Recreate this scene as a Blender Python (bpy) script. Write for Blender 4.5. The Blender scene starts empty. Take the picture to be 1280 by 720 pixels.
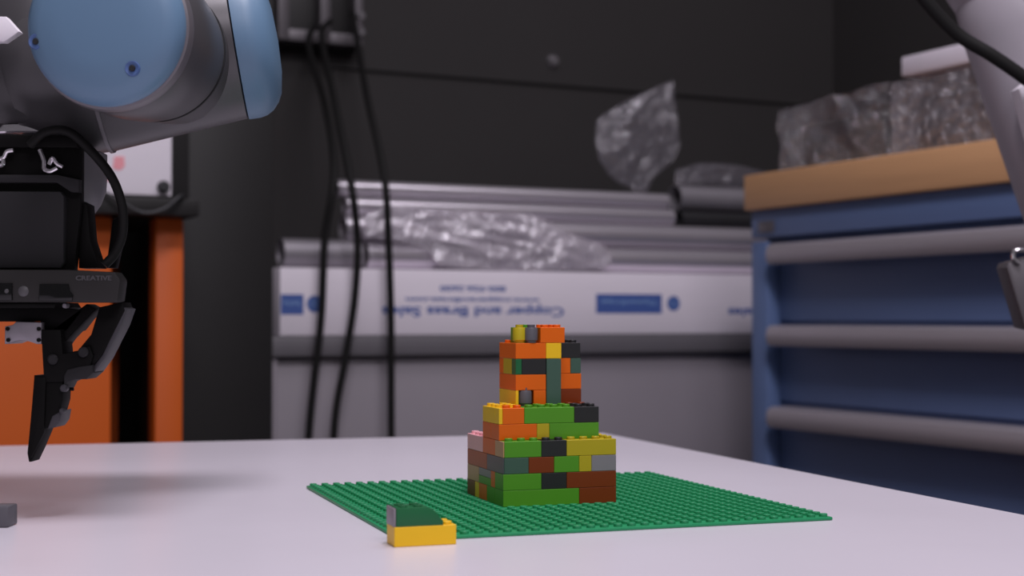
import bpy, bmesh, math, random
from mathutils import Vector, Matrix, noise

random.seed(7)
PI = math.pi
S = bpy.context.scene
COL = S.collection

# ------------------------------------------------------------------ camera
EYE = 0.86572
cam_d = bpy.data.cameras.new('camera')
cam_d.sensor_width = 36.0
cam_d.lens = 52.03
cam_d.clip_start = 0.02
cam_d.dof.use_dof = True
cam_d.dof.focus_distance = 0.90
cam_d.dof.aperture_fstop = 8.5
cam = bpy.data.objects.new('camera', cam_d)
cam.location = (0, 0, EYE)
cam.rotation_euler = (PI / 2 + 0.02087, 0, 0)
COL.objects.link(cam)
S.camera = cam

# ------------------------------------------------------------------ world, lights, exposure
w = bpy.data.worlds.new('world')
w.use_nodes = True
w.node_tree.nodes['Background'].inputs[0].default_value = (0.97, 0.92, 1.0, 1)
w.node_tree.nodes['Background'].inputs[1].default_value = 0.13
S.world = w


def area(name, loc, target, sx, sy, power, col=(1.0, 0.935, 1.02)):
    d = bpy.data.lights.new(name, 'AREA')
    d.shape = 'RECTANGLE'
    d.size = sx
    d.size_y = sy
    d.energy = power
    d.color = col
    o = bpy.data.objects.new(name, d)
    o.location = loc
    o.rotation_euler = (Vector(target) - Vector(loc)).to_track_quat('-Z', 'Y').to_euler()
    COL.objects.link(o)


area('ceiling_lamp', (0.16, 0.42, 2.60), (-0.02, 0.9, 0.75), 0.55, 0.3, 25)
area('rear_fill_light', (0.7, -1.1, 2.6), (0.0, 0.95, 0.8), 1.2, 0.5, 19)  # unseen fill light added behind the camera to brighten front faces
area('ceiling_lamp_far', (0.75, 1.60, 2.9), (0.75, 2.2, 0.9), 1.4, 0.5, 13)

S.view_settings.view_transform = 'Standard'
S.view_settings.look = 'None'
S.view_settings.gamma = 1.0
S.view_settings.exposure = 0.0
S.view_settings.use_curve_mapping = False
S.cycles.use_denoising = True
S.cycles.max_bounces = 10
S.cycles.transparent_max_bounces = 16


# ------------------------------------------------------------------ materials
def lin(c):
    return tuple(((x / 255) / 12.92 if x / 255 <= 0.04045 else ((x / 255 + 0.055) / 1.055) ** 2.4) for x in c) + (1,)


def mat(name, rgb, rough=0.5, metal=0.0, var=0.06, scale=40.0, bump=0.0, spec=0.5, coat=0.0, aniso=None, bscale=None):
    m = bpy.data.materials.new(name)
    m.use_nodes = True
    nt = m.node_tree
    b = nt.nodes['Principled BSDF']
    b.inputs['Roughness'].default_value = rough
    b.inputs['Metallic'].default_value = metal
    b.inputs['Specular IOR Level'].default_value = spec
    b.inputs['Coat Weight'].default_value = coat
    c = lin(rgb)
    tc = nt.nodes.new('ShaderNodeTexCoord')
    mp = nt.nodes.new('ShaderNodeMapping')
    nt.links.new(tc.outputs['Object'], mp.inputs[0])
    if aniso:
        mp.inputs['Scale'].default_value = aniso
    n = nt.nodes.new('ShaderNodeTexNoise')
    n.inputs['Scale'].default_value = scale
    n.inputs['Detail'].default_value = 5
    nt.links.new(mp.outputs[0], n.inputs[0])
    mx = nt.nodes.new('ShaderNodeMix')
    mx.data_type = 'RGBA'
    mx.inputs[6].default_value = tuple(max(0, v * (1 - var)) for v in c[:3]) + (1,)
    mx.inputs[7].default_value = tuple(min(1, v * (1 + var)) for v in c[:3]) + (1,)
    nt.links.new(n.outputs[0], mx.inputs[0])
    nt.links.new(mx.outputs[2], b.inputs['Base Color'])
    if bump:
        n2 = nt.nodes.new('ShaderNodeTexNoise')
        n2.inputs['Scale'].default_value = bscale or scale * 2
        n2.inputs['Detail'].default_value = 6
        nt.links.new(mp.outputs[0], n2.inputs[0])
        bp = nt.nodes.new('ShaderNodeBump')
        bp.inputs['Strength'].default_value = bump
        bp.inputs['Distance'].default_value = 0.004
        nt.links.new(n2.outputs[0], bp.inputs['Height'])
        nt.links.new(bp.outputs[0], b.inputs['Normal'])
    return m


def plastic_film(name, rgb, clear, rough=0.18, scale=45.0, gloss=0.45):
    """thin crumpled film: part clear, part milky, with glossy creases"""
    m = bpy.data.materials.new(name)
    m.use_nodes = True
    nt = m.node_tree
    nt.nodes.clear()
    out = nt.nodes.new('ShaderNodeOutputMaterial')
    tr = nt.nodes.new('ShaderNodeBsdfTransparent')
    df = nt.nodes.new('ShaderNodeBsdfDiffuse')
    df.inputs[0].default_value = lin(rgb)
    gl = nt.nodes.new('ShaderNodeBsdfGlossy')
    gl.inputs[0].default_value = (0.9, 0.88, 0.92, 1)
    gl.inputs['Roughness'].default_value = rough
    tc = nt.nodes.new('ShaderNodeTexCoord')
    n = nt.nodes.new('ShaderNodeTexNoise')
    n.inputs['Scale'].default_value = scale
    n.inputs['Detail'].default_value = 4
    n.inputs['Distortion'].default_value = 1.2
    nt.links.new(tc.outputs['Object'], n.inputs[0])
    bp = nt.nodes.new('ShaderNodeBump')
    bp.inputs['Strength'].default_value = 0.9
    bp.inputs['Distance'].default_value = 0.02
    nt.links.new(n.outputs[0], bp.inputs['Height'])
    nt.links.new(bp.outputs[0], gl.inputs['Normal'])
    m1 = nt.nodes.new('ShaderNodeMixShader')
    m1.inputs[0].default_value = gloss
    nt.links.new(df.outputs[0], m1.inputs[1])
    nt.links.new(gl.outputs[0], m1.inputs[2])
    rmp = nt.nodes.new('ShaderNodeMapRange')
    rmp.inputs[1].default_value = 0.35
    rmp.inputs[2].default_value = 0.68
    rmp.inputs[3].default_value = 1 - clear
    rmp.inputs[4].default_value = min(1.0, 1.5 * (1 - clear))
    nt.links.new(n.outputs[0], rmp.inputs[0])
    m2 = nt.nodes.new('ShaderNodeMixShader')
    nt.links.new(rmp.outputs[0], m2.inputs[0])
    nt.links.new(tr.outputs[0], m2.inputs[1])
    nt.links.new(m1.outputs[0], m2.inputs[2])
    nt.links.new(m2.outputs[0], out.inputs[0])
    return m


M = {}
M['table'] = mat('table_laminate', (222, 216, 226), 0.34, var=0.05, scale=9, spec=0.5)
M['table_edge'] = mat('table_edge', (190, 184, 190), 0.5)
M['steel_dark'] = mat('dark_steel', (60, 60, 62), 0.45, 0.6)
M['floor'] = mat('floor_concrete', (70, 68, 70), 0.7, var=0.2, scale=6, bump=0.1)
M['wall'] = mat('wall_black_panel', (52, 50, 50), 0.75, var=0.12, scale=3, spec=0.3)
M['wall_trim'] = mat('wall_seam', (44, 42, 42), 0.8)
M['plate'] = mat('green_plate_plastic', (38, 142, 92), 0.42, var=0.03, spec=0.35)
BR = {
    'orange': (222, 98, 6), 'green': (82, 146, 34), 'brown': (122, 50, 12), 'yellow': (238, 190, 30),
    'dim yellow': (182, 162, 30), 'black': (40, 40, 41), 'dark green': (30, 98, 58), 'grey': (134, 128, 134),  # second, duller yellow: shade on yellow brick fronts put into the colour
    'dark grey': (90, 88, 94), 'pink': (240, 176, 184), 'tan': (196, 148, 108), 'rust': (176, 80, 20),
    'slate green': (66, 92, 80),
}
for k, c in BR.items():
    M['b_' + k] = mat('brick_' + k.replace(' ', '_'), c, 0.42, var=0.03, scale=60, spec=0.3)
M['robot_grey'] = mat('robot_grey_casting', (84, 82, 85), 0.38, 0.3, var=0.05, scale=30)
M['robot_blue'] = mat('robot_blue_cap', (98, 128, 156), 0.45, var=0.04, scale=20)
M['robot_rim'] = mat('robot_rim_grey', (112, 108, 113), 0.4, 0.3)
M['cap_recess'] = mat('cap_recess_blue', (74, 100, 150), 0.5)
M['seam'] = mat('black_seam', (16, 16, 17), 0.6)
M['chrome'] = mat('bright_chrome', (225, 220, 226), 0.2, 0.9)
M['gripper_black'] = mat('gripper_black', (15, 14, 14), 0.55, 0.0, var=0.1, spec=0.1)
M['gripper_face'] = mat('gripper_dark_face', (42, 41, 43), 0.55, 0.0, var=0.06, spec=0.15)
M['gripper_link'] = mat('gripper_link_side', (66, 64, 69), 0.45, 0.2, spec=0.3)
M['silver'] = mat('silver_aluminium', (146, 140, 147), 0.42, 0.5)
M['coupling'] = mat('coupling_grey', (132, 128, 134), 0.45, 0.3)
M['gloss_black'] = mat('gloss_black_glass', (10, 10, 11), 0.1)
M['camera_body'] = mat('camera_body_grey', (42, 40, 40), 0.55, 0.0, spec=0.3)
M['camera_print'] = mat('camera_print', (78, 76, 79), 0.5)
M['cable'] = mat('cable_rubber', (15, 14, 14), 0.65, spec=0.25)
M['white_shell'] = mat('pale_grey_shell', (160, 154, 162), 0.45, var=0.03, scale=12)
M['white_panel'] = mat('white_panel', (232, 226, 234), 0.5, var=0.02)
M['red_print'] = mat('red_print', (226, 150, 158), 0.6)
M['cab_blue'] = mat('cabinet_blue_enamel', (94, 115, 157), 0.5, var=0.05, scale=10)
M['handle'] = mat('handle_grey', (168, 161, 167), 0.4, 0.35, var=0.05, aniso=(1, 0.05, 1), scale=60)
M['cab_dark'] = mat('cabinet_gap', (26, 25, 27), 0.8)
M['wood'] = mat('wood_worktop', (208, 160, 116), 0.55, var=0.13, scale=30, aniso=(1.0, 0.12, 2.0))
M['bench'] = mat('bench_grey', (140, 134, 141), 0.55, var=0.08, scale=5)
M['bench_lip_shade'] = mat('bench_lip_shade', (100, 97, 102), 0.55)  # darker than the bench: shadow band under the carton put into the colour
M['carton'] = mat('white_carton', (226, 219, 228), 0.55, var=0.06, scale=12, aniso=(0.4, 1, 3))
M['ink'] = mat('blue_ink', (66, 92, 158), 0.6)
M['ink_light'] = mat('light_blue_ink', (118, 150, 196), 0.6)
M['alu'] = mat('mill_aluminium', (214, 208, 216), 0.3, 0.74, var=0.12, scale=14, aniso=(0.15, 3, 3), bump=0.02)
M['alu_dull'] = mat('dull_aluminium', (150, 146, 152), 0.5, 0.6, var=0.12, scale=14)
M['tube_in'] = mat('tube_bore', (30, 30, 31), 0.7)
M['orange_steel'] = mat('orange_powder_coat', (200, 88, 10), 0.55, var=0.08, scale=8)
M['black_steel'] = mat('black_steel', (30, 29, 29), 0.5)
M['bracket'] = mat('wall_bracket_grey', (104, 100, 104), 0.45, 0.4)
M['film'] = plastic_film('clear_crinkled_film', (222, 214, 224), 0.50, scale=24)
M['film_dark'] = plastic_film('bubble_film', (84, 81, 86), 0.68, scale=75, gloss=0.5, rough=0.1)
M['film_milky'] = plastic_film('milky_film', (140, 135, 142), 0.60, scale=60, gloss=0.35)
M['film_bag'] = plastic_film('thin_bag_film', (128, 124, 132), 0.72, scale=22, gloss=0.25)
M['foam'] = mat('white_foam', (222, 214, 224), 0.7)
M['packed'] = mat('packed_dark_contents', (42, 41, 43), 0.6, var=0.3, scale=25)

# ------------------------------------------------------------------ object helpers
ROT_BACK = math.radians(26.5)      # the back wall, bench and drawer cabinet share this heading


def rotz(a):
    return Matrix.Rotation(a, 3, 'Z')


def thing(name, label, cat, base, rot=0.0, group=None, scale=1.0):
    o = bpy.data.objects.new(name, None)
    o.empty_display_size = 0.05
    o.location = rotz(rot) @ Vector(base)
    o.rotation_euler = (0, 0, rot)
    o.scale = (scale,) * 3
    o['label'] = label
    o['category'] = cat
    if group:
        o['group'] = group
    o['_b'] = tuple(base)
    COL.objects.link(o)
    return o


def mesh_of(name, bm, m, base=(0, 0, 0), smooth=True):
    bmesh.ops.translate(bm, verts=bm.verts, vec=-Vector(base))
    bmesh.ops.recalc_face_normals(bm, faces=bm.faces)
    me = bpy.data.meshes.new(name)
    bm.to_mesh(me)
    bm.free()
    me.materials.append(M[m])
    for p in me.polygons:
        p.use_smooth = smooth
    if smooth:
        try:
            me.set_sharp_from_angle(angle=math.radians(35))
        except Exception:
            pass
    return me


def part(name, bm, m, parent, label=None, kind=None, smooth=True):
    """one mesh object under its thing; coordinates are in the thing's frame"""
    t = parent
    base = Vector((0, 0, 0))
    root = parent
    while root.parent:
        root = root.parent
    base = Vector(root['_b']) if '_b' in root else base
    me = mesh_of(name, bm, m, base, smooth)
    o = bpy.data.objects.new(name, me)
    o.parent = t
    if label:
        o['label'] = label
    if kind:
        o['kind'] = kind
    COL.objects.link(o)
    return o


def solo(name, bm, m, label, cat, base, rot=0.0, group=None, kind=None, smooth=True):
    me = mesh_of(name, bm, m, base, smooth)
    o = bpy.data.objects.new(name, me)
    o.location = rotz(rot) @ Vector(base)
    o.rotation_euler = (0, 0, rot)
    o['_b'] = tuple(base)
    if label:
        o['label'] = label
        o['category'] = cat
    if group:
        o['group'] = group
    if kind:
        o['kind'] = kind
    COL.objects.link(o)
    return o


def nb():
    return bmesh.new()


def box(bm, x0, x1, y0, y1, z0, z1, bev=0.0, seg=2):
    r = bmesh.ops.create_cube(bm, size=1)
    vs = r['verts']
    for v in vs:
        v.co = Vector(((x0 + x1) / 2 + v.co.x * (x1 - x0), (y0 + y1) / 2 + v.co.y * (y1 - y0), (z0 + z1) / 2 + v.co.z * (z1 - z0)))
    if bev:
        es = list({e for v in vs for e in v.link_edges})
        bmesh.ops.bevel(bm, geom=es, offset=bev, segments=seg, profile=0.5, affect='EDGES')
    return bm


def cyl(bm, p0, p1, r0, r1=None, seg=24, caps=True):
    p0, p1 = Vector(p0), Vector(p1)
    r1 = r0 if r1 is None else r1
    d = p1 - p0
    mt = Matrix.Translation((p0 + p1) / 2) @ d.to_track_quat('Z', 'Y').to_matrix().to_4x4()
    bmesh.ops.create_cone(bm, cap_ends=caps, segments=seg, radius1=r0, radius2=r1, depth=d.length, matrix=mt)
    return bm


def lathe(bm, o, axis, prof, seg=48):
    """prof: list of (radius, distance along axis)"""
    o, axis = Vector(o), Vector(axis).normalized()
    q = axis.to_track_quat('Z', 'Y')
    rings = []
    for r, h in prof:
        if r < 1e-6:
            rings.append([bm.verts.new(o + axis * h)])
        else:
            rings.append([bm.verts.new(o + axis * h + q @ Vector((r * math.cos(2 * PI * k / seg), r * math.sin(2 * PI * k / seg), 0))) for k in range(seg)])
    for a, b in zip(rings, rings[1:]):
        for k in range(seg):
            k2 = (k + 1) % seg
            if len(a) == 1 and len(b) == 1:
                continue
            if len(a) == 1:
                bm.faces.new((a[0], b[k], b[k2]))
            elif len(b) == 1:
                bm.faces.new((a[k], b[0], a[k2]))
            else:
                bm.faces.new((a[k], b[k], b[k2], a[k2]))
    return bm


def prism(bm, pts, y0, y1, bev=0.0, ax='y'):
    """closed outline (x, z) pushed from depth y0 to y1"""
    f = [bm.verts.new((x, y0, z)) for x, z in pts]
    b = [bm.verts.new((x, y1, z)) for x, z in pts]
    faces = [bm.faces.new(f), bm.faces.new(b[::-1])]
    n = len(pts)
    for i in range(n):
        j = (i + 1) % n
        faces.append(bm.faces.new((f[i], b[i], b[j], f[j])))
    bmesh.ops.recalc_face_normals(bm, faces=faces)
    if bev:
        es = [e for e in faces[0].edges] + [e for e in faces[1].edges]
        bmesh.ops.bevel(bm, geom=es, offset=bev, segments=2, profile=0.5, affect='EDGES')
    return bm


def smooth_path(pts, n=10):
    P = [Vector(p) for p in pts]
    P = [P[0] * 2 - P[1]] + P + [P[-1] * 2 - P[-2]]
    out = []
    for i in range(1, len(P) - 2):
        a, b, c, d = P[i - 1:i + 3]
        for k in range(n):
            t = k / n
            out.append(0.5 * ((2 * b) + (c - a) * t + (2 * a - 5 * b + 4 * c - d) * t * t + (3 * b - a - 3 * c + d) * t ** 3))
    out.append(P[-2])
    return out


def sweep(bm, pts, r, seg=10, n=10):
    path = smooth_path(pts, n)
    rings = []
    up = Vector((0.3, 1, 0.2)).normalized()
    for i, p in enumerate(path):
        d = (path[min(i + 1, len(path) - 1)] - path[max(i - 1, 0)]).normalized()
        u = (up - d * up.dot(d)).normalized()
        v = d.cross(u)
        up = u
        rings.append([bm.verts.new(p + (u * math.cos(2 * PI * k / seg) + v * math.sin(2 * PI * k / seg)) * r) for k in range(seg)])
    for a, b in zip(rings, rings[1:]):
        for k in range(seg):
            bm.faces.new((a[k], b[k], b[(k + 1) % seg], a[(k + 1) % seg]))
    bm.faces.new(rings[0][::-1])
    bm.faces.new(rings[-1])
    return bm


def text_mesh(txt, width, height, flip=False, depth=0.0003):
    """lettering as flat raised print: returns list of faces in (x, z), centred"""
    c = bpy.data.curves.new('print_src', 'FONT')
    c.body = txt
    c.size = 1.0
    c.resolution_u = 3
    c.offset = 0.028
    o = bpy.data.objects.new('print_src', c)
    COL.objects.link(o)
    dg = bpy.context.evaluated_depsgraph_get()
    dg.update()
    me = bpy.data.meshes.new_from_object(o.evaluated_get(dg))
    bm = nb()
    bm.from_mesh(me)
    bpy.data.objects.remove(o)
    bpy.data.curves.remove(c)
    bpy.data.meshes.remove(me)
    xs = [v.co.x for v in bm.verts]
    ys = [v.co.y for v in bm.verts]
    sx = width / (max(xs) - min(xs))
    sy = height / (max(ys) - min(ys))
    mx, my = (max(xs) + min(xs)) / 2, (max(ys) + min(ys)) / 2
    s = -1 if flip else 1
    for v in bm.verts:
        v.co = Vector(((v.co.x - mx) * sx * s, 0, (v.co.y - my) * sy * s))
    r = bmesh.ops.extrude_face_region(bm, geom=list(bm.faces))
    vs = [e for e in r['geom'] if isinstance(e, bmesh.types.BMVert)]
    bmesh.ops.translate(bm, verts=vs, vec=(0, -depth, 0))
    return bm


def move(bm, v):
    bmesh.ops.translate(bm, verts=bm.verts, vec=v)
    return bm


# ------------------------------------------------------------------ room shell
def struct(name, bm, m, base, rot=0.0):
    return solo(name, bm, m, None, None, base, rot, kind='structure', smooth=False)


struct('floor', box(nb(), -3.2, 3.4, -1.6, 4.6, -0.05, 0.0), 'floor', (0, 0, 0))
struct('wall_back', box(nb(), -2.6, 2.3, 2.80, 2.90, 0.0, 2.9), 'wall', (0, 2.85, 0), ROT_BACK)
struct('wall_right', box(nb(), 2.25, 2.35, -1.2, 2.80, 0.0, 2.9), 'wall', (2.3, 1, 0), ROT_BACK)
struct('trim_1', box(nb(), 0.98, 2.25, 2.792, 2.80, 1.368, 1.372), 'wall_trim', (1, 2.80, 1.368), ROT_BACK)

# ------------------------------------------------------------------ work table
TZ = 0.75
bm = nb()
quad = [(-1.15, 1.166), (0.0935, 1.507), (0.595, 0.0), (0.72, -0.38), (-1.15, -0.38)]
f = [bm.verts.new((x, y, TZ)) for x, y in quad]
b = [bm.verts.new((x, y, TZ - 0.028)) for x, y in quad]
bm.faces.new(f)
bm.faces.new(b[::-1])
for i in range(5):
    j = (i + 1) % 5
    bm.faces.new((f[i], b[i], b[j], f[j]))
bmesh.ops.bevel(bm, geom=list(bm.edges), offset=0.002, segments=2, profile=0.5, affect='EDGES')
t = thing('work_table', 'large pale laminate work table carrying the brick tower', 'table', (-0.2, 0.5, 0))
part('tabletop', bm, 'table', t)
for x, y in [(-1.08, 1.10), (0.05, 1.40), (0.56, -0.28), (-1.08, -0.28)]:
    part('leg', box(nb(), x - 0.025, x + 0.025, y - 0.025, y + 0.025, 0, TZ - 0.0285), 'steel_dark', t)

# ------------------------------------------------------------------ green studded plate
YAW = 0.32754
PX, PY = -0.05804, 0.77029          # front corner of the plate on the table
e1 = Vector((math.cos(YAW), math.sin(YAW), 0))
e2 = Vector((-math.sin(YAW), math.cos(YAW), 0))
U8 = 0.008
TOWER_I, TOWER_J, TS = 11.30, 12.77, 1.027


def brick_box(bm, x0, x1, y0, y1, z0, z1):
    g = 0.00006
    return box(bm, x0 + g, x1 - g, y0 + g, y1 - g, z0 + g, z1 - g, bev=0.00022, seg=1)


def stud(bm, x, y, z, r=0.0024, h=0.0017, seg=16):
    lathe(bm, (x, y, z), (0, 0, 1), [(r, 0), (r, h * 0.88), (r * 0.93, h), (0, h)], seg)


inv = rotz(-YAW)
pb = inv @ Vector((PX, PY, TZ))
pb = Vector((pb.x, pb.y, TZ))
plate = thing('studded_baseplate', 'flat green square studded baseplate lying under the brick tower', 'baseplate', (pb.x, pb.y, TZ), YAW)
part('sheet', box(nb(), pb.x, pb.x + 0.256, pb.y, pb.y + 0.256, TZ + 0.00005, TZ + 0.002, bev=0.0006), 'plate', plate)
bm = nb()
for i in range(32):
    for j in range(32):
        x, y = (i + 0.5), (j + 0.5)
        if TOWER_I - 0.4 < x < TOWER_I + 9 * TS + 0.4 and TOWER_J - 0.4 < y < TOWER_J + 9 * TS + 0.4:
            continue
        stud(bm, pb.x + x * U8, pb.y + y * U8, TZ + 0.00195, seg=12)
part('studs', bm, 'plate', plate, kind='stuff')

# ------------------------------------------------------------------ brick tower
BH = 0.0096
tb = Vector((pb.x + TOWER_I * U8, pb.y + TOWER_J * U8, TZ + 0.002))
tower = thing('brick_tower', 'stepped tower of orange, green, yellow and brown toy bricks on the green baseplate', 'brick tower',
              tuple(tb), YAW, scale=TS)
# (colour, i0, i1, j0, j1, k0, k1): i along the front, j away from it, k up in brick heights
BRICKS = [
    # first course
    ('green', 0, 6, 0, 2, 0, 1), ('brown', 6, 9, 0, 2, 0, 1), ('green', 0, 2, 2, 4, 0, 1), ('orange', 0, 2, 4, 6, 0, 1),
    ('yellow', 0, 2, 6, 7, 0, 1), ('brown', 0, 2, 7, 9, 0, 1), ('dark grey', 2, 7, 2, 7, 0, 1), ('yellow', 7, 9, 2, 6, 0, 1),
    ('green', 7, 9, 6, 9, 0, 1), ('orange', 2, 7, 7, 9, 0, 1),
    # second course
    ('green', 0, 3, 0, 2, 1, 2), ('black', 3, 5, 0, 2, 1, 2), ('brown', 5, 9, 0, 2, 1, 2), ('orange', 0, 2, 2, 3, 1, 2),
    ('green', 0, 2, 3, 6, 1, 1.5), ('grey', 0, 2, 3, 6, 1.5, 2), ('tan', 0, 2, 6, 9, 1, 2), ('dark grey', 2, 7, 2, 7, 1, 2),
    ('orange', 7, 9, 2, 5, 1, 2), ('yellow', 7, 9, 5, 9, 1, 2), ('green', 2, 7, 7, 9, 1, 2),
    # third course
    ('dark grey', 0, 0.08, 0, 4, 2, 3), ('slate green', 0.08, 2, 0, 2, 2, 3), ('brown', 2, 4, 0, 2, 2, 3), ('green', 4, 6, 0, 2, 2, 3),  # thin grey sliver puts light on the corner brick's left end into colour
    ('dim yellow', 6, 7, 0, 2, 2, 3), ('grey', 7, 9, 0, 2, 2, 3), ('dark grey', 0.08, 2, 2, 4, 2, 3), ('rust', 0, 2, 4, 9, 2, 3),
    ('dark grey', 2, 7, 2, 7, 2, 3), ('green', 7, 9, 2, 7, 2, 3), ('yellow', 2, 9, 7, 9, 2, 3),
    # fourth course
    ('tan', 0, 0.1, 0, 2, 3, 4), ('green', 0.1, 3, 0, 2, 3, 4), ('black', 3, 5, 0, 2, 3, 4), ('dim yellow', 5, 9, 0, 2, 3, 4),
    ('orange', 0, 2, 2, 5, 3, 4), ('pink', 0, 2, 5, 9, 3, 4), ('dark grey', 2, 7, 2, 7, 3, 4), ('yellow', 7, 9, 2, 5, 3, 4),
    ('orange', 7, 9, 5, 9, 3, 4), ('green', 2, 7, 7, 9, 3, 4),
    # fifth course, stepped in
    ('orange', 0, 3, 1, 3, 4, 5), ('dim yellow', 3, 4, 1, 3, 4, 5), ('green', 4, 8, 1, 3, 4, 5), ('orange', 0, 2, 3, 5, 4, 5),
    ('dark grey', 2, 6, 3, 7, 4, 5), ('orange', 6, 8, 3, 7, 4, 5),
    # sixth course
    ('yellow', 0, 0.3, 1, 2, 5, 6), ('orange', 0.3, 2, 1, 2, 5, 6), ('green', 2, 6, 1, 3, 5, 6), ('black', 6, 8, 1, 3, 5, 6),
    ('yellow', 0, 2, 2, 5, 5, 6), ('dark grey', 2, 6, 3, 7, 5, 6), ('brown', 6, 8, 3, 7, 5, 6),
    # upper block
    ('yellow', 2, 2.25, 3, 7, 6, 7), ('orange', 3.45, 4.46, 3, 7, 6, 7), ('dark grey', 2.25, 3.45, 4.1, 7, 6, 7),
    ('orange', 2, 4.46, 3, 7, 7, 8),
    ('dark green', 2, 2.5, 3, 4, 8, 9), ('black', 2.5, 4.46, 3, 5, 8, 9), ('dim yellow', 2, 2.5, 4, 6, 8, 9), ('orange', 2, 2.5, 6, 7, 8, 9),
    ('green', 2.5, 4.46, 5, 7, 8, 9),
    ('slate green', 4.5, 5.7, 3, 4, 6, 9), ('dark grey', 4.46, 5.7, 4, 7, 6, 9),
    ('orange', 2, 4.46, 3, 7, 9, 10), ('yellow', 4.46, 5.72, 3, 5, 9, 10), ('orange', 4.46, 5.72, 5, 7, 9, 10),
    ('brown', 5.75, 7.75, 4, 7, 6, 7), ('orange', 5.75, 7.75, 4, 7, 7, 8), ('orange', 5.75, 6.85, 4, 7, 8, 9),
    ('slate green', 6.85, 7.72, 4, 7, 8, 9), ('black', 5.76, 7.68, 4, 7, 9, 10),
    # top course
    ('orange', 4, 6, 3, 5, 10, 11), ('green', 2.6, 4, 4.2, 6, 10, 11),
]
ROUND = [('dark grey', 2.85, 3.3, 6), ('dim yellow', 2.55, 3.75, 10), ('dark grey', 3.38, 3.4, 10)]


def covered(x, y, k):
    for c, i0, i1, j0, j1, k0, k1 in BRICKS:
        if abs(k0 - k) < 1e-3 and i0 - 0.28 < x < i1 + 0.28 and j0 - 0.28 < y < j1 + 0.28:
            return True
    for c, cx, cy, k0 in ROUND:
        if k0 == k and math.hypot(cx - x, cy - y) < 0.9:
            return True
    return False


for c, i0, i1, j0, j1, k0, k1 in BRICKS:
    bm = nb()
    brick_box(bm, tb.x + i0 * U8, tb.x + i1 * U8, tb.y + j0 * U8, tb.y + j1 * U8, tb.z + k0 * BH, tb.z + k1 * BH)
    ni, nj = max(1, round(i1 - i0)), max(1, round(j1 - j0))
    if i1 - i0 > 0.55:
        for a in range(ni):
            for bb in range(nj):
                x, y = i0 + (a + 0.5) * (i1 - i0) / ni, j0 + (bb + 0.5) * (j1 - j0) / nj
                if not covered(x, y, k1):
                    stud(bm, tb.x + x * U8, tb.y + y * U8, tb.z + k1 * BH - 0.0001)
    part('brick', bm, 'b_' + c, tower, label=c + ' toy brick')
for c, cx, cy, k0 in ROUND:
    bm = nb()
    r = 0.0041
    o = (tb.x + cx * U8, tb.y + cy * U8, tb.z + k0 * BH)
    lathe(bm, o, (0, 0, 1), [(0, 0.0001), (r * 0.8, 0.0001), (r * 0.8, 0.001), (r, 0.0018), (r, 0.0085), (r * 0.9, 0.0095), (0.0024, 0.0095), (0.0024, 0.0112), (0, 0.0112)], 24)
    part('round_brick', bm, 'b_' + c, tower, label='round ' + c + ' toy brick')

# ------------------------------------------------------------------ loose bricks in front of the plate
lx, ly = pb.x - 0.93 * U8, pb.y - 0.0172
loose = thing('loose_brick_pair', 'yellow toy brick topped by a dark green slope brick, at the plate corner', 'toy bricks', (lx, ly, TZ), YAW)
bm = nb()
brick_box(bm, lx, lx + 0.0328, ly, ly + 0.016, TZ + 0.00005, TZ + 0.0102)
for jj in (0.004, 0.012):
    stud(bm, lx + 0.0287, ly + jj, TZ + 0.0100, r=0.0026)
part('brick', bm, 'b_yellow', loose, label='yellow toy brick')
bm = nb()
x0, z0 = lx + 0.0010, TZ + 0.0102
prism(bm, [(x0, z0), (x0 + 0.0248, z0), (x0 + 0.0248, z0 + 0.0022), (x0 + 0.0195, z0 + 0.0082), (x0 + 0.0165, z0 + 0.0096), (x0, z0 + 0.0096)], ly + 0.0001, ly + 0.0158, bev=0.0004)
for ii in (0.0042, 0.0122):
    for jj in (0.004, 0.012):
        stud(bm, x0 + ii, ly + jj, z0 + 0.0095, h=0.0008)
part('slope_brick', bm, 'b_dark green', loose, label='dark green slope brick')
part('lit_end', box(nb(), lx - 0.0003, lx + 0.0009, ly + 0.0002, ly + 0.0158, z0, z0 + 0.0094, bev=0.0004), 'b_grey', loose, label='pale grey lit end of the slope brick')  # thin grey skin: light on the slope brick's left end put into colour

solo('grey_block', box(nb(), -0.305, -0.2790, 0.8218, 0.8380, TZ + 0.0001, TZ + 0.0118, bev=0.0011), 'b_dark grey',
     'small plain dark grey block alone at the left edge of the table', 'block', (-0.29, 0.83, TZ))

# ------------------------------------------------------------------ robot arm (wrist joints)
robot = thing('industrial_robot', 'grey robot arm wrist with round blue joint caps, hanging in from the upper left', 'robot arm', (-0.30, 0.93, 1.03))
pA = Vector((-0.2230, 0.800, 1.0257))           # centre of the large cap
aP = Vector((0.075, 0.995, 0.02)).normalized()  # axis of the joint behind it
part('joint_cap', lathe(nb(), pA, aP, [(0, -0.0035), (0.020, -0.003), (0.034, -0.0015), (0.0400, 0.0012), (0.0432, 0.0055), (0.0438, 0.010), (0.0436, 0.0125)], 64),
     'robot_blue', robot, label='round blue cap facing the camera')
part('cap_rim', lathe(nb(), pA, aP, [(0.0430, 0.0115), (0.0450, 0.0125), (0.0458, 0.016), (0.0456, 0.020), (0.044, 0.021)], 64), 'robot_rim', robot)
part('wrist_housing', lathe(nb(), pA, aP, [(0.040, 0.012), (0.0455, 0.0205), (0.0455, 0.060), (0.0440, 0.082), (0.0415, 0.097), (0.0405, 0.130)], 64), 'robot_grey', robot)
part('seam_ring', lathe(nb(), pA, aP, [(0.0405, 0.0955), (0.0424, 0.0958), (0.0424, 0.0972), (0.0405, 0.0975)], 64), 'seam', robot)
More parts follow.
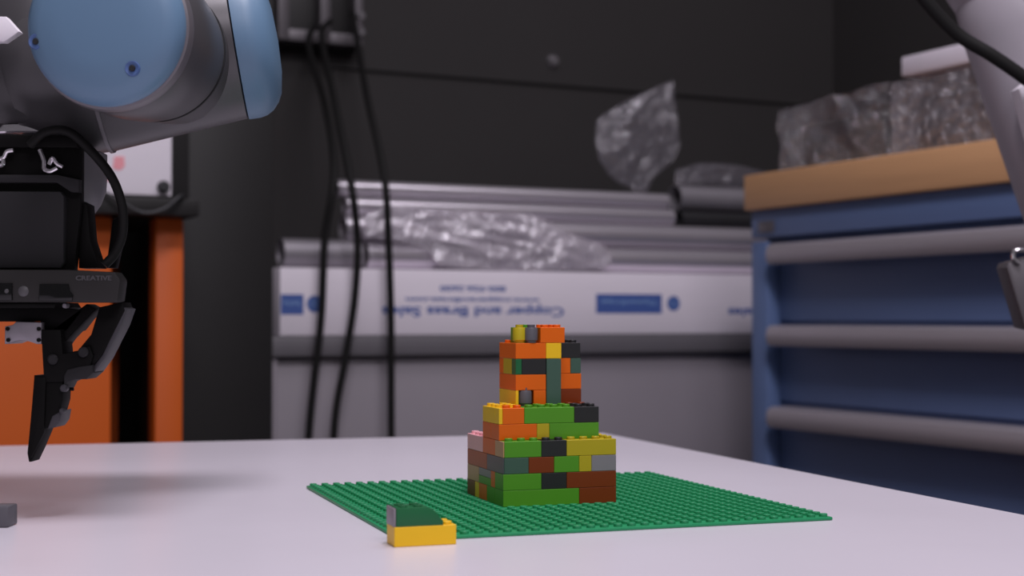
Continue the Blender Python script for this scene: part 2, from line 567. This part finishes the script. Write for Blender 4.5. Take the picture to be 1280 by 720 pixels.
# second joint: axis to the right and slightly up
cR = Vector((-0.2218, 0.945, 1.0343))
aR = Vector((0.972, 0.13, 0.162)).normalized()
RR = 0.0515
part('joint_tube', lathe(nb(), cR, aR, [(0, -0.098), (0.040, -0.098), (0.0490, -0.091), (0.0535, -0.078), (0.0552, -0.062), (0.0555, -0.043), (0.0470, 0.0445), (0.043, 0.0455)], 64), 'robot_grey', robot)
part('tube_rim', lathe(nb(), cR, aR, [(0.054, -0.0445), (0.0566, -0.0442), (0.0564, -0.0420), (0.053, -0.0417)], 64), 'robot_rim', robot)
part('end_cap', lathe(nb(), cR, aR, [(0.043, 0.0450), (0.0476, 0.0456), (0.0476, 0.053), (0.0466, 0.0575), (0.0440, 0.0620), (0.0395, 0.0660), (0.034, 0.0688), (0.02, 0.0712), (0, 0.072)], 64),
     'robot_blue', robot, label='blue end cap seen from the side')
q = aP.to_track_quat('Z', 'Y')


def cap_screw(dx, dz):
    v = Vector((dx, 0.0, dz))
    v -= aP * v.dot(aP)
    face = [(0.0, -0.0035), (0.020, -0.003), (0.034, -0.0015), (0.040, 0.0012), (0.0432, 0.0055)]
    for (ra_, ha), (rb, hb) in zip(face, face[1:]):
        if ra_ <= v.length <= rb:
            h = ha + (hb - ha) * (v.length - ra_) / (rb - ra_)
    p = pA + v + aP * (h - 0.0009)
    part('screw_recess', lathe(nb(), p, aP, [(0, 0.0008), (0.0026, 0.0006), (0.0038, 0.0002), (0.0044, 0.0012), (0.0044, 0.003)], 24), 'cap_recess', robot)
    part('screw_head', lathe(nb(), p, aP, [(0, -0.0002), (0.0015, -0.0003), (0.0019, 0.0004), (0.0019, 0.002)], 12), 'steel_dark', robot)


cap_screw(0.0180, -0.0245)
cap_screw(-0.0365, -0.0090)
pe = cR + aR * 0.0615 + Vector((0.0, -0.024, -0.037))
part('screw', lathe(nb(), pe, Vector((0.5, -0.6, -0.62)), [(0, 0.004), (0.002, 0.004), (0.003, 0.003), (0.003, -0.004)], 12), 'steel_dark', robot)
# third joint, upright, carrying the tool flange
cL = Vector((-0.300, 0.935, 0.0))
part('flange_joint', lathe(nb(), cL, (0, 0, 1), [(0, 0.9850), (0.036, 0.9850), (0.0400, 0.9880), (0.0440, 0.998), (0.0470, 1.012), (0.0480, 1.030), (0.0480, 1.085), (0.044, 1.094), (0, 1.096)], 64), 'robot_grey', robot)
part('connecting_neck', lathe(nb(), cR - aR * 0.11, aR, [(0.046, 0.0), (0.043, 0.03), (0.0425, 0.055)], 48), 'robot_grey', robot)
part('tool_flange', lathe(nb(), cL, (0, 0, 1), [(0, 0.9795), (0.033, 0.9795), (0.0340, 0.9805), (0.0340, 0.9845), (0.033, 0.9852)], 48), 'chrome', robot)
bm = nb()
prism(bm, [(-0.315, 1.0430), (-0.2959, 1.0425), (-0.2880, 1.0337), (-0.2968, 1.0277), (-0.315, 1.0277)], 0.862, 0.869, bev=0.0006)
part('cover_plate', bm, 'white_panel', robot, label='small white angled cover plate')
# upper forearm, above the picture
part('forearm', lathe(nb(), (-0.330, 0.935, 1.040), (-0.98, 0.05, 0.18), [(0.045, 0.02), (0.044, 0.20), (0.050, 0.26), (0.050, 0.5), (0, 0.5)], 48), 'robot_grey', robot)

# ------------------------------------------------------------------ gripper
GY = 0.86
PXM = GY / 1850.0                      # one drawing unit of the gripper sketch, in metres


def G(x, y, d=GY):
    return ((x - 640) * d / 1850, EYE + (398.6 - y) * d / 1850)


def gpoly(pts, y0, y1, bev=0.0006):
    return prism(nb(), [G(p[0], p[1], y0) for p in pts], y0, y1, bev)


grip = thing('robot_gripper', 'black two finger robot gripper pointing down above the table', 'gripper', (-0.29, 0.88, 0.78))
part('coupling', lathe(nb(), (-0.2845, 0.906, 0), (0, 0, 1), [(0, 0.925), (0.020, 0.925), (0.0255, 0.927), (0.0315, 0.936), (0.0345, 0.944), (0.0350, 0.952), (0.0350, 0.9670), (0.033, 0.9680), (0, 0.9680)], 48), 'coupling', grip, label='grey tapered coupling')
part('mount_block', gpoly([(-90, 168), (98, 172), (100, 180), (100, 262), (92, 342), (-90, 342)], 0.862, 0.8695), 'gripper_black', grip)
part('mount_top', gpoly([(-90, 165), (96, 169), (96, 184), (-90, 184)], 0.858, 0.863), 'gripper_black', grip)
part('face_plate', gpoly([(-90, 239), (74, 239), (79, 246), (79, 328), (74, 335), (-90, 335)], 0.8555, 0.863, 0.001), 'gripper_face', grip, label='dark grey square front plate')
part('ledge', gpoly([(-90, 228), (70, 228), (88, 240), (98, 240), (98, 224), (70, 218), (-90, 218)], 0.857, 0.863), 'gripper_face', grip)
for pts in ([(50, 187), (55, 200), (56, 211), (63, 214), (72, 210)], [(62, 206), (66, 198), (72, 205), (79, 209)], [(-8, 199), (4, 198), (9, 190), (17, 188)], [(4, 199), (4, 206), (-6, 208)]):
    part('latch', sweep(nb(), [(G(*p)[0], 0.8575, G(*p)[1]) for p in pts], 0.0013, 8, 6), 'chrome', grip, label='bright metal latch')
part('side_web', gpoly([(98, 250), (108, 255), (112, 300), (124, 335), (98, 335)], 0.868, 0.884), 'gripper_black', grip)
part('rear_strut', gpoly([(140, 275), (150, 268), (154, 290), (144, 335), (132, 335)], 0.890, 0.897), 'gripper_black', grip)
part('body_under', gpoly([(-60, 378), (74, 378), (78, 384), (104, 388), (84, 414), (50, 418), (50, 402), (-60, 402)], 0.858, 0.896), 'gripper_black', grip)
# central silver block with four small dowel holes and a rounded cut-out
arc = [(8 + (46 - 8) * t, 430 - 4.5 * math.sin(PI * t)) for t in [i / 8 for i in range(9)]]
part('palm_block', gpoly([(52, 430), (52, 403), (20, 402), (16, 406), (6, 408), (6, 430)] + arc, 0.852, 0.880), 'silver', grip, label='silver palm block')
for x, y in [(10, 411), (49, 411), (11, 425), (49, 425)]:
    gx, gz = G(x, y, 0.852)
    part('dowel', cyl(nb(), (gx, 0.8512, gz), (gx, 0.854, gz), 0.0012, seg=12), 'gripper_black', grip)


def finger(side):
    """side 1 is the finger in view, -1 its mirror twin at the picture's left"""
    cx = 17.0

    def m(pts):
        return pts if side == 1 else [(2 * cx - x - 14, y) for x, y in pts][::-1]
    fo = part('outer_link', gpoly(m([(124, 384), (152, 378), (156, 388), (128, 444), (112, 463), (98, 455), (96, 440), (114, 418)]), 0.853, 0.874), 'gripper_black', grip)
    part('lit_side', gpoly(m([(154, 384), (159, 386), (152, 406), (131, 448), (118, 466), (114, 462), (128, 444)]), 0.8535, 0.8735), 'gripper_link', fo)  # paler piece puts light on the link's outer side into the colour
    part('inner_link', gpoly(m([(108, 380), (120, 386), (84, 424), (76, 436), (66, 436), (54, 420)]), 0.858, 0.876), 'gripper_black', grip)
    part('knuckle_plate', gpoly(m([(51, 412), (76, 412), (79, 442), (98, 438), (112, 432), (117, 444), (112, 462), (100, 470), (84, 468), (80, 478), (55, 478)]), 0.851, 0.872, 0.001), 'gripper_black', grip)
    part('knuckle_block', gpoly(m([(84, 462), (100, 458), (116, 456), (117, 466), (108, 474), (94, 474), (84, 478), (80, 486), (80, 470)]), 0.850, 0.872, 0.001), 'gripper_face', grip)
    part('fingertip', gpoly(m([(43, 469), (80, 469), (79, 500), (74, 518), (69, 531), (58, 536), (48, 560), (40, 577), (37, 577), (35, 566), (37, 545), (40, 510)]), 0.852, 0.868, 0.0008), 'gripper_black', grip)
    part('tip_pad', gpoly(m([(43, 471), (58, 471), (57, 500), (56, 540), (40, 572), (38, 572), (37, 560), (38, 545), (41, 510)]), 0.8505, 0.853), 'gripper_black', grip)
    part('tip_heel', gpoly(m([(66, 520), (78, 513), (76, 526), (70, 534), (60, 536)]), 0.851, 0.870), 'gripper_link', grip)
    for (x, y), r, mt in [((67, 449), 0.0030, 'gripper_face'), ((105, 440), 0.0030, 'gripper_face'), ((81, 485), 0.0022, 'gripper_link'), ((79, 513), 0.0016, 'gripper_link'), ((82, 382), 0.0016, 'silver')]:
        xx = m([(x, y)])[0][0]
        gx, gz = G(xx, y, 0.851)
        part('bolt', lathe(nb(), (gx, 0.8496, gz), (0, 1, 0), [(0, -0.0010), (r * 0.7, -0.0009), (r, 0), (r, 0.004)], 16), mt, grip)
    p0, p1 = m([(80, 486)])[0], m([(94, 486)])[0]
    part('set_screw', cyl(nb(), (G(*p0)[0], 0.858, G(*p0)[1]), (G(*p1)[0], 0.858, G(*p1)[1]), 0.0010, seg=10), 'gripper_black', grip)


finger(1)
finger(-1)

# ------------------------------------------------------------------ depth camera bar on the gripper
dc = thing('depth_camera', 'wide dark grey bar camera with two black windows on the gripper', 'camera', (-0.29, 0.85, 0.875))
part('housing', gpoly([(-120, 337), (84, 337), (143, 340), (149, 348), (150, 352), (147, 376), (143, 378), (-120, 378)], 0.840, 0.8565, 0.0012), 'camera_body', dc)
part('window', gpoly([(-40, 354), (15, 354), (15, 375.5), (-40, 375.5)], 0.8388, 0.8402, 0.0004), 'gloss_black', dc)
part('window', gpoly([(49, 355), (85, 355), (87, 364), (91, 369), (90, 376), (48, 376)], 0.8388, 0.8402, 0.0004), 'gloss_black', dc)
part('lower_lip', gpoly([(-120, 378.5), (70, 378.5), (68, 385), (-120, 385)], 0.842, 0.857), 'gripper_black', dc)
gx, gz = G(29, 364, 0.84)
part('lens', lathe(nb(), (gx, 0.8398, gz), (0, 1, 0), [(0, -0.001), (0.0022, -0.0006), (0.0035, 0.0006)], 20), 'camera_print', dc)
gx, gz = G(9, 364, 0.84)
part('lens', lathe(nb(), (gx, 0.8386, gz), (0, 1, 0), [(0, -0.0006), (0.001, -0.0004), (0.0014, 0.0004)], 16), 'camera_print', dc)
gx, gz = G(117, 347.5, 0.84)
part('lettering', move(text_mesh('CREATIVE', 44 * PXM, 6.0 * PXM), (gx, 0.8399, gz)), 'camera_print', dc, label='raised grey lettering CREATIVE')

bm = sweep(nb(), [(-0.2790, 0.8545, 0.9660), (-0.2700, 0.8535, 0.9735), (-0.2570, 0.8535, 0.9740), (-0.2450, 0.8560, 0.9640), (-0.2335, 0.860, 0.9490), (-0.2275, 0.862, 0.9320), (-0.2275, 0.864, 0.9160), (-0.2320, 0.864, 0.9040), (-0.2375, 0.862, 0.8970)], 0.0027, 12)
solo('sensor_cable', bm, 'cable', 'thick black cable looping from the gripper mount down to the bar camera', 'cable', (-0.25, 0.86, 0.90))

# ------------------------------------------------------------------ pale machine arm at the right
ra = thing('machine_arm', 'pale grey rounded machine arm blocking the upper right corner', 'robot arm', (0.62, 1.32, 0))
part('upper_link', lathe(nb(), (0.430, 1.34, 1.215), (0.52, 0.0, -0.85), [(0, -0.03), (0.045, -0.028), (0.056, -0.012), (0.058, 0.02), (0.056, 0.07), (0.049, 0.105), (0.040, 0.115), (0, 0.115)], 48), 'white_shell', ra)
lo, la = Vector((0.4570, 1.335, 1.1300)), Vector((0.335, 0.0, -0.942)).normalized()
part('lower_link', lathe(nb(), lo, la, [(0, -0.04), (0.040, -0.04), (0.0455, -0.03), (0.048, 0.0), (0.050, 0.10), (0.052, 0.22), (0.05, 0.36), (0, 0.36)], 48), 'white_shell', ra)
bm = nb()
prism(bm, [(0.436, 1.064), (0.447, 1.073), (0.475, 1.080), (0.490, 0.985), (0.457, 0.985)], 1.270, 1.292, bev=0.002)
part('side_cover', bm, 'white_panel', ra, label='brighter flat side cover')
part('elbow', lathe(nb(), lo + la * 0.34, Vector((0.9, 0.1, -0.4)), [(0.046, 0.0), (0.05, 0.04), (0.05, 0.10), (0, 0.11)], 32), 'white_shell', ra)
part('pedestal', lathe(nb(), (0.63, 1.345, 0), (0, 0, 1), [(0, 0), (0.12, 0), (0.12, 0.02), (0.06, 0.03), (0.055, 0.80), (0, 0.80)], 32), 'white_shell', ra)
bm = nb()
prism(bm, [(0.4300, 0.9105), (0.4320, 0.9150), (0.475, 0.926), (0.505, 0.926), (0.515, 0.842), (0.4455, 0.8580)], 1.285, 1.315, bev=0.0015)
part('clamp', bm, 'bracket', ra, label='grey clamp below the arm')
part('hook', sweep(nb(), [(0.440, 1.2835, 0.914), (0.4350, 1.283, 0.9185), (0.4360, 1.282, 0.9245), (0.4420, 1.282, 0.9255), (0.452, 1.2835, 0.924)], 0.0022, 10, 6), 'chrome', ra, label='small bright hook')
bm = sweep(nb(), [(0.392, 1.300, 1.236), (0.362, 1.280, 1.222), (0.332, 1.264, 1.180), (0.342, 1.262, 1.157), (0.3547, 1.262, 1.1376), (0.3820, 1.262, 1.1090), (0.4093, 1.258, 1.0905), (0.4366, 1.256, 1.0707), (0.465, 1.256, 1.048), (0.495, 1.266, 1.020), (0.520, 1.279, 0.995)], 0.0058, 12)
solo('arm_cable', bm, 'cable', 'black cable slung diagonally across the pale machine arm', 'cable', (0.42, 1.27, 1.08))

# ------------------------------------------------------------------ drawer cabinet (front looks to -u)
CU, CV = 1.4186, 1.9745
cab = thing('tool_cabinet', 'blue steel drawer cabinet with full width grey pull handles', 'cabinet', (1.75, 1.6, 0), ROT_BACK)
V0 = 1.18
part('body', box(nb(), CU + 0.03, CU + 0.68, V0, CV, 0.0, 1.0405, bev=0.002), 'cab_blue', cab)
part('header', box(nb(), CU, CU + 0.0295, V0, CV, 0.996, 1.0405, bev=0.002), 'cab_blue', cab)
part('corner_post', box(nb(), CU, CU + 0.0295, CV - 0.040, CV, 0.0, 0.990, bev=0.002), 'cab_blue', cab)
part('corner_post', box(nb(), CU, CU + 0.0295, V0, V0 + 0.040, 0.0, 0.990, bev=0.002), 'cab_blue', cab)
part('lock_plate', box(nb(), CU - 0.003, CU + 0.001, CV - 0.062, CV - 0.022, 1.004, 1.022, bev=0.001), 'bracket', cab)
tops = [0.985, 0.857, 0.729, 0.601, 0.473, 0.345, 0.217]
for k, zt in enumerate(tops):
    zb = zt - 0.126
    d = part('drawer', box(nb(), CU + 0.024, CU + 0.0295, V0 + 0.042, CV - 0.042, zb + 0.004, zt - 0.002, bev=0.001), 'cab_blue', cab)
    bm = nb()
    # extruded pull: a curved lip standing out from the drawer front
    prof = [(0.0238, 0.0), (-0.012, 0.0), (-0.020, -0.004), (-0.023, -0.012), (-0.023, -0.024), (-0.019, -0.032), (-0.015, -0.0325), (-0.015, -0.012), (-0.010, -0.007), (0.0238, -0.007)]
    f = [bm.verts.new((CU + a, V0 + 0.042, zt - 0.001 + b)) for a, b in prof]
    g = [bm.verts.new((CU + a, CV - 0.070, zt - 0.001 + b)) for a, b in prof]
    bm.faces.new(f)
    bm.faces.new(g[::-1])
    for i in range(len(prof)):
        j = (i + 1) % len(prof)
        bm.faces.new((f[i], g[i], g[j], f[j]))
    part('handle', bm, 'handle', d)

wt = solo('wooden_worktop', box(nb(), CU - 0.012, CU + 0.69, V0 - 0.01, CV + 0.004, 1.041, 1.098, bev=0.0025), 'wood',
          'thick light brown wooden slab on top of the blue drawer cabinet', 'worktop', (1.75, 1.6, 1.041), ROT_BACK)


# ------------------------------------------------------------------ wrapped packages on the worktop
def crumple(bm, amp, freq, seed, lockz=None):
    off = Vector((seed * 3.1, seed * 1.7, seed * 2.3))
    for v in bm.verts:
        n1 = noise.noise_vector(v.co * freq + off)
        n2 = noise.noise_vector(v.co * freq * 2.7 + off)
        dv = (n1 + n2 * 0.45) * amp
        v.co += dv
        if lockz is not None and v.co.z < lockz:
            v.co.z = lockz
    return bm


def grid_box(x0, x1, y0, y1, z0, z1, n=16, shear=0.0):
    bm = nb()
    box(bm, x0, x1, y0, y1, z0, z1)
    bmesh.ops.subdivide_edges(bm, edges=list(bm.edges), cuts=n, use_grid_fill=True)
    return bm


p1 = thing('bubble_wrapped_package', 'dark bubble wrapped bundle at the cabinet corner, left of the milky one', 'package', (1.58, 1.82, 1.0985), ROT_BACK)
bm = grid_box(1.465, 1.72, 1.71, 1.965, 1.1035, 1.202)
for v in bm.verts:
    v.co.z += (1.96 - v.co.y) * 0.06 * (v.co.z - 1.1) / 0.1
crumple(bm, 0.010, 22, 1, 1.0995)
part('wrapping', bm, 'film_dark', p1)
part('contents', box(nb(), 1.49, 1.70, 1.735, 1.935, 1.1015, 1.178, bev=0.012), 'packed', p1)

p2 = thing('milky_wrapped_package', 'pale milky plastic wrapped bundle under the white foam slab', 'package', (1.58, 1.58, 1.0985), ROT_BACK)
bm = grid_box(1.465, 1.70, 1.43, 1.69, 1.1035, 1.2120)
crumple(bm, 0.006, 18, 4, 1.0995)
part('wrapping', bm, 'film_milky', p2)
part('contents', box(nb(), 1.49, 1.68, 1.455, 1.665, 1.1015, 1.19, bev=0.012), 'packed', p2)
solo('foam_slab', box(nb(), 1.462, 1.66, 1.490, 1.666, 1.2175, 1.246, bev=0.003), 'foam', 'white foam slab lying on top of the milky wrapped bundle', 'foam', (1.56, 1.56, 1.2175), ROT_BACK)

# ------------------------------------------------------------------ bench and long carton
BV = 2.25
bench = thing('storage_bench', 'long low grey bench against the black wall under the carton', 'bench', (1.3, 2.5, 0), ROT_BACK)
part('top_slab', box(nb(), 0.692, 2.20, BV, 2.79, 0.806, 0.8385, bev=0.002), 'bench_lip_shade', bench)
part('front_panel', box(nb(), 0.700, 2.20, BV + 0.018, BV + 0.038, 0.0, 0.8055, bev=0.002), 'bench', bench)
part('side_panel', box(nb(), 0.700, 0.720, BV + 0.0385, 2.785, 0.0, 0.8055), 'bench', bench)
part('corner_strip', box(nb(), 0.694, 0.712, BV + 0.008, BV + 0.0178, 0.0, 0.8055, bev=0.001), 'bench', bench)

lk = thing('tall_locker', 'tall matt black locker standing at the left end of the grey bench', 'locker', (0.60, 2.5, 0), ROT_BACK)
part('body', box(nb(), 0.530, 0.6845, 2.2035, 2.785, 0.0, 1.95, bev=0.002), 'black_steel', lk)
part('door', box(nb(), 0.534, 0.6835, 2.19, 2.203, 0.06, 1.945, bev=0.002), 'black_steel', lk)

ct = thing('long_carton', 'long white metal stock carton printed upside down in blue, on the grey bench', 'carton', (1.4, 2.35, 0.839), ROT_BACK)
part('board', box(nb(), 0.713, 2.18, BV, 2.46, 0.839, 0.9470, bev=0.002), 'carton', ct)


def ink(txt, uc, zc, wd, ht, m='ink', flip=True):
    part('print', move(text_mesh(txt, wd, ht, flip), (uc, BV - 0.0001, zc)), m, ct, label='blue printed lettering' if m == 'ink' else None)


for du in (0.0,):
    ink('Copper and Brass Sales', 1.0535, 0.880, 0.337, 0.0215)
    ink('www.copperandbrass.com', 1.051, 0.8985, 0.248, 0.0100)
    ink('800-926-2600', 1.049, 0.9165, 0.122, 0.0100)
ink('Copper and Brass Sales', 1.7325, 0.880, 0.337, 0.0200)


def logo(u0, u1, z0, z1, uc, zc, txt=True, wd=None):
    part('logo_panel', box(nb(), u0, u1, BV - 0.0004, BV + 0.0002, z0, z1), 'ink', ct, label='blue printed logo panel')
    if txt:
        part('print', move(text_mesh('ThyssenKrupp', wd or (u1 - u0) * 0.86, 0.0105, True), ((u0 + u1) / 2 - (0.0 if wd is None else 0.0), BV - 0.0005, z1 - 0.0135)), 'ink_light', ct)
    part('logo_disc', cyl(nb(), (uc, BV - 0.0004, zc), (uc, BV + 0.0002, zc), 0.0135, seg=28), 'ink', ct, label='round blue emblem')
    for a in (-0.0045, 0.0045):
        bm = nb()
        n = 20
        for i in range(n):
            t0, t1 = 2 * PI * i / n, 2 * PI * (i + 1) / n
            vs = [bm.verts.new((uc + a + rr * math.cos(tt), BV - 0.0006, zc + rr * math.sin(tt))) for rr, tt in ((0.0042, t0), (0.0058, t0), (0.0058, t1), (0.0042, t1))]
            bm.faces.new(vs)
        part('emblem_ring', bm, 'ink_light', ct)


logo(1.286, 1.421, 0.8755, 0.9095, 1.446, 0.8935)
logo(0.7145, 0.752, 0.8725, 0.9045, 0.7705, 0.8895, True, 0.030)


# ------------------------------------------------------------------ aluminium tubes piled on the carton
def tube(label, u0, u1, v, z, r, m='alu', wall=0.003):
    bm = nb()
    lathe(bm, (u0, v, z), (1, 0, 0), [(r - wall, 0.0), (r, 0.0), (r, u1 - u0), (r - wall, u1 - u0), (r - wall, 0.0)], 40)
    return solo('metal_tube', bm, m, label, 'tube', (u0, v, z - r), ROT_BACK, group='metal tubes piled on the white carton')


tube('short dull tube at the left end of the white carton, behind two black cables', 0.728, 0.862, 2.295, 0.9715, 0.0240, 'alu_dull')
tube('lowest long shiny tube, lying on the white carton under the crinkled film', 0.870, 2.16, 2.290, 0.9700, 0.0225)
tube('second long tube from below in the pile, resting over the lowest long one', 0.838, 2.16, 2.306, 1.0148, 0.0220)
tube('third long tube from below, directly under the topmost one', 0.846, 1.486, 2.320, 1.0528, 0.0155)
tube('topmost long tube of the pile, under the upright plastic bag', 0.838, 1.486, 2.338, 1.0835, 0.0150)
tube('thick dull tube under the flattened plastic bag, at the cabinet corner', 1.510, 2.16, 2.345, 1.0920, 0.0250, 'alu_dull')
tube('thin dark tube just below the thick dull tube at the cabinet corner', 1.506, 2.16, 2.325, 1.0520, 0.0145, 'steel_dark')


# ------------------------------------------------------------------ plastic bags on the pile
def bag(name, label, outline, v, depth, seed, m='film_bag', amp=0.006, n=22):
    """a limp pillow of film: a grid fitted into the bag's outline, front and back skins"""
    us = [p[0] for p in outline]
    zs = [p[1] for p in outline]
    z0, z1 = min(zs), max(zs)

    def span(z):
        xs = []
        for a, b in zip(outline, outline[1:] + outline[:1]):
            if (a[1] - z) * (b[1] - z) <= 0 and a[1] != b[1]:
                xs.append(a[0] + (b[0] - a[0]) * (z - a[1]) / (b[1] - a[1]))
        return min(xs), max(xs)
    bm = nb()
    skins = []
    for s in (-1, 1):
        rows = []
        for i in range(n + 1):
            tz = i / n
            z = z0 + (z1 - z0) * (0.001 + 0.998 * tz)
            a, b = span(z)
            row = []
            for k in range(n + 1):
                tu = k / n
                edge = min(1, 4 * min(tu, 1 - tu), 4 * min(tz, 1 - tz) + 0.05)
                puff = math.sqrt(max(0, edge)) * depth / 2
                nz = amp * (noise.noise(Vector((tu * 3.2 + seed, tz * 2.4 + tu * 3, s * 3.0))) + 0.5 * noise.noise(Vector((tu * 8 + seed, tz * 7, s))))
                row.append(bm.verts.new((a + (b - a) * tu, v + s * puff + nz * edge, z)))
            rows.append(row)
        for r0, r1 in zip(rows, rows[1:]):
            for k in range(n):
                bm.faces.new((r0[k], r0[k + 1], r1[k + 1], r1[k]))
    bmesh.ops.remove_doubles(bm, verts=bm.verts, dist=0.0006)
    return solo(name, bm, m, label, 'bag', (outline[0][0], v, z0), ROT_BACK)


bag('plastic_bag', 'clear plastic bag standing upright on the tube pile like a sail',
    [(1.432, 1.1015), (1.375, 1.125), (1.350, 1.159), (1.343, 1.190), (1.346, 1.232), (1.415, 1.274), (1.510, 1.315), (1.520, 1.26), (1.527, 1.19), (1.515, 1.165), (1.47, 1.13), (1.452, 1.1015)], 2.352, 0.030, 2)
bag('flattened_plastic_bag', 'flattened grey plastic bag draped over the thick dull tube',
    [(1.512, 1.1175), (1.512, 1.145), (1.56, 1.160), (1.63, 1.162), (1.72, 1.150), (1.80, 1.136), (1.82, 1.1175)], 2.345, 0.045, 8, 'film_bag', 0.003)

bag('plastic_wrap', 'crinkled clear plastic film tumbled over the front of the tube pile',
    [(0.86, 1.000), (0.855, 1.030), (0.90, 1.052), (1.05, 1.046), (1.17, 1.044), (1.24, 1.012), (1.310, 0.992), (1.322, 0.966), (1.30, 0.952), (1.12, 0.9485), (0.99, 0.953), (0.965, 0.985)],
    2.256, 0.014, 13, 'film', 0.011, 40)

# ------------------------------------------------------------------ wall bracket and hanging cables
wb = thing('wall_bracket', 'grey metal outlet frame high on the black wall', 'wall bracket', (0.945, 2.79, 1.41), ROT_BACK)
part('back_plate', box(nb(), 0.860, 1.040, 2.775, 2.7995, 1.40, 1.62, bev=0.002), 'black_steel', wb)
for a, b in ((0.862, 0.884), (0.948, 0.968), (1.020, 1.036)):
    part('upright', box(nb(), a, b, 2.735, 2.7745, 1.404, 1.60, bev=0.002), 'bracket', wb)
part('crossbar', box(nb(), 0.8845, 0.9475, 2.738, 2.7745, 1.404, 1.426, bev=0.002), 'bracket', wb)
part('crossbar', box(nb(), 0.9685, 1.0195, 2.738, 2.7745, 1.404, 1.426, bev=0.002), 'bracket', wb)
for z in (1.430, 1.462):
    part('bolt', lathe(nb(), (1.030, 2.7348, z), (0, -1, 0), [(0.010, -0.001), (0.010, 0.003), (0.006, 0.008), (0, 0.008)], 16), 'chrome', wb)
for lab, pts in (
    ('leftmost of three black cables hanging in front of the white carton', [(0.925, 2.705, 1.43), (0.86, 2.55, 1.36), (0.815, 2.33, 1.22), (0.785, 2.20, 1.096), (0.768, 2.195, 0.989), (0.762, 2.195, 0.864), (0.741, 2.19, 0.684), (0.725, 2.17, 0.45), (0.73, 2.10, 0.006)]),
    ('middle of three black cables hanging in front of the white carton', [(0.955, 2.705, 1.44), (0.885, 2.55, 1.38), (0.825, 2.32, 1.24), (0.811, 2.20, 1.091), (0.822, 2.195, 0.990), (0.818, 2.195, 0.90), (0.802, 2.195, 0.801), (0.782, 2.19, 0.686), (0.77, 2.16, 0.45), (0.79, 2.09, 0.006)]),
    ('rightmost of three black cables hanging in front of the white carton', [(1.000, 2.700, 1.46), (0.955, 2.55, 1.37), (0.885, 2.32, 1.24), (0.869, 2.20, 1.094), (0.875, 2.195, 0.980), (0.879, 2.195, 0.864), (0.878, 2.19, 0.686), (0.87, 2.16, 0.45), (0.89, 2.10, 0.006)]),
):
    solo('hanging_cable', sweep(nb(), pts, 0.0060, 12), 'cable', lab, 'cable', (pts[4][0], pts[4][1], 0.0), ROT_BACK, group='black cables hanging in front of the carton')
solo('wall_stud', lathe(nb(), (1.494, 2.7998, 1.419), (0, -1, 0), [(0.014, 0.0), (0.014, 0.004), (0.008, 0.012), (0, 0.013)], 20), 'chrome',
     'small round bright stud alone on the black wall', 'stud', (1.494, 2.80, 1.419), ROT_BACK)

# ------------------------------------------------------------------ orange cart with the white control box
ca = thing('equipment_cart', 'orange steel cart with a black shelf behind the gripper', 'cart', (0.2, 2.1, 0), ROT_BACK)
part('panel', box(nb(), -0.25, 0.402, 2.0, 2.03, 0.06, 1.002, bev=0.003), 'orange_steel', ca, label='wide orange front panel')
part('post', box(nb(), 0.460, 0.498, 2.0, 2.04, 0.0, 1.002, bev=0.003), 'orange_steel', ca, label='slim orange corner post')
part('post', box(nb(), 0.460, 0.498, 2.42, 2.46, 0.0, 1.002, bev=0.003), 'orange_steel', ca)
part('post', box(nb(), -0.25, -0.212, 2.42, 2.46, 0.0, 1.002, bev=0.003), 'orange_steel', ca)
part('post', box(nb(), -0.25, -0.212, 2.031, 2.07, 0.0, 1.002, bev=0.003), 'orange_steel', ca)
part('shelf', box(nb(), -0.27, 0.508, 1.955, 2.48, 1.0025, 1.026, bev=0.002), 'black_steel', ca)
part('back_sheet', box(nb(), -0.21, 0.459, 2.44, 2.455, 0.05, 1.002), 'black_steel', ca)

cb = thing('control_box', 'white fronted control box on the black cart shelf behind the gripper', 'control box', (0.3, 2.1, 1.0265), ROT_BACK)
part('case', box(nb(), 0.10, 0.507, 2.006, 2.30, 1.0265, 1.36, bev=0.003), 'black_steel', cb)
part('front_panel', box(nb(), 0.12, 0.481, 1.999, 2.0055, 1.032, 1.34, bev=0.0015), 'white_panel', cb, label='white front panel')
part('knob', lathe(nb(), (0.469, 1.9985, 1.044), (0, -1, 0), [(0.0085, 0), (0.0085, 0.006), (0.006, 0.012), (0, 0.012)], 18), 'steel_dark', cb)
bm = nb()
prism(bm, [(0.404, 1.082), (0.417, 1.083), (0.418, 1.070), (0.412, 1.064), (0.402, 1.066)], 1.9982, 1.9992)
part('mark', bm, 'red_print', cb, label='reddish printed mark')
bm = nb()
prism(bm, [(0.394, 1.054), (0.402, 1.056), (0.401, 1.050), (0.394, 1.049)], 1.9982, 1.9992)
part('mark', bm, 'red_print', cb, label='reddish printed mark')
pts = [(0.34, 1.985, 1.0312), (0.37, 1.972, 1.0312), (0.42, 1.962, 1.0312), (0.455, 1.965, 1.0312), (0.475, 1.975, 1.0312), (0.462, 1.985, 1.0312), (0.42, 1.978, 1.0312)]
bm = sweep(nb(), [(0.36, 1.962, 1.0295), (0.382, 1.949, 1.0285), (0.400, 1.943, 1.018), (0.43, 1.942, 1.004), (0.458, 1.942, 1.010), (0.478, 1.944, 1.0265), (0.490, 1.960, 1.0297)], 0.0026, 10)
solo('cable_loop', bm, 'steel_dark', 'grey cable drooping over the edge of the black cart shelf', 'cable', (0.42, 1.96, 1.02), ROT_BACK)

for o in S.objects:
    if '_b' in o:
        del o['_b']
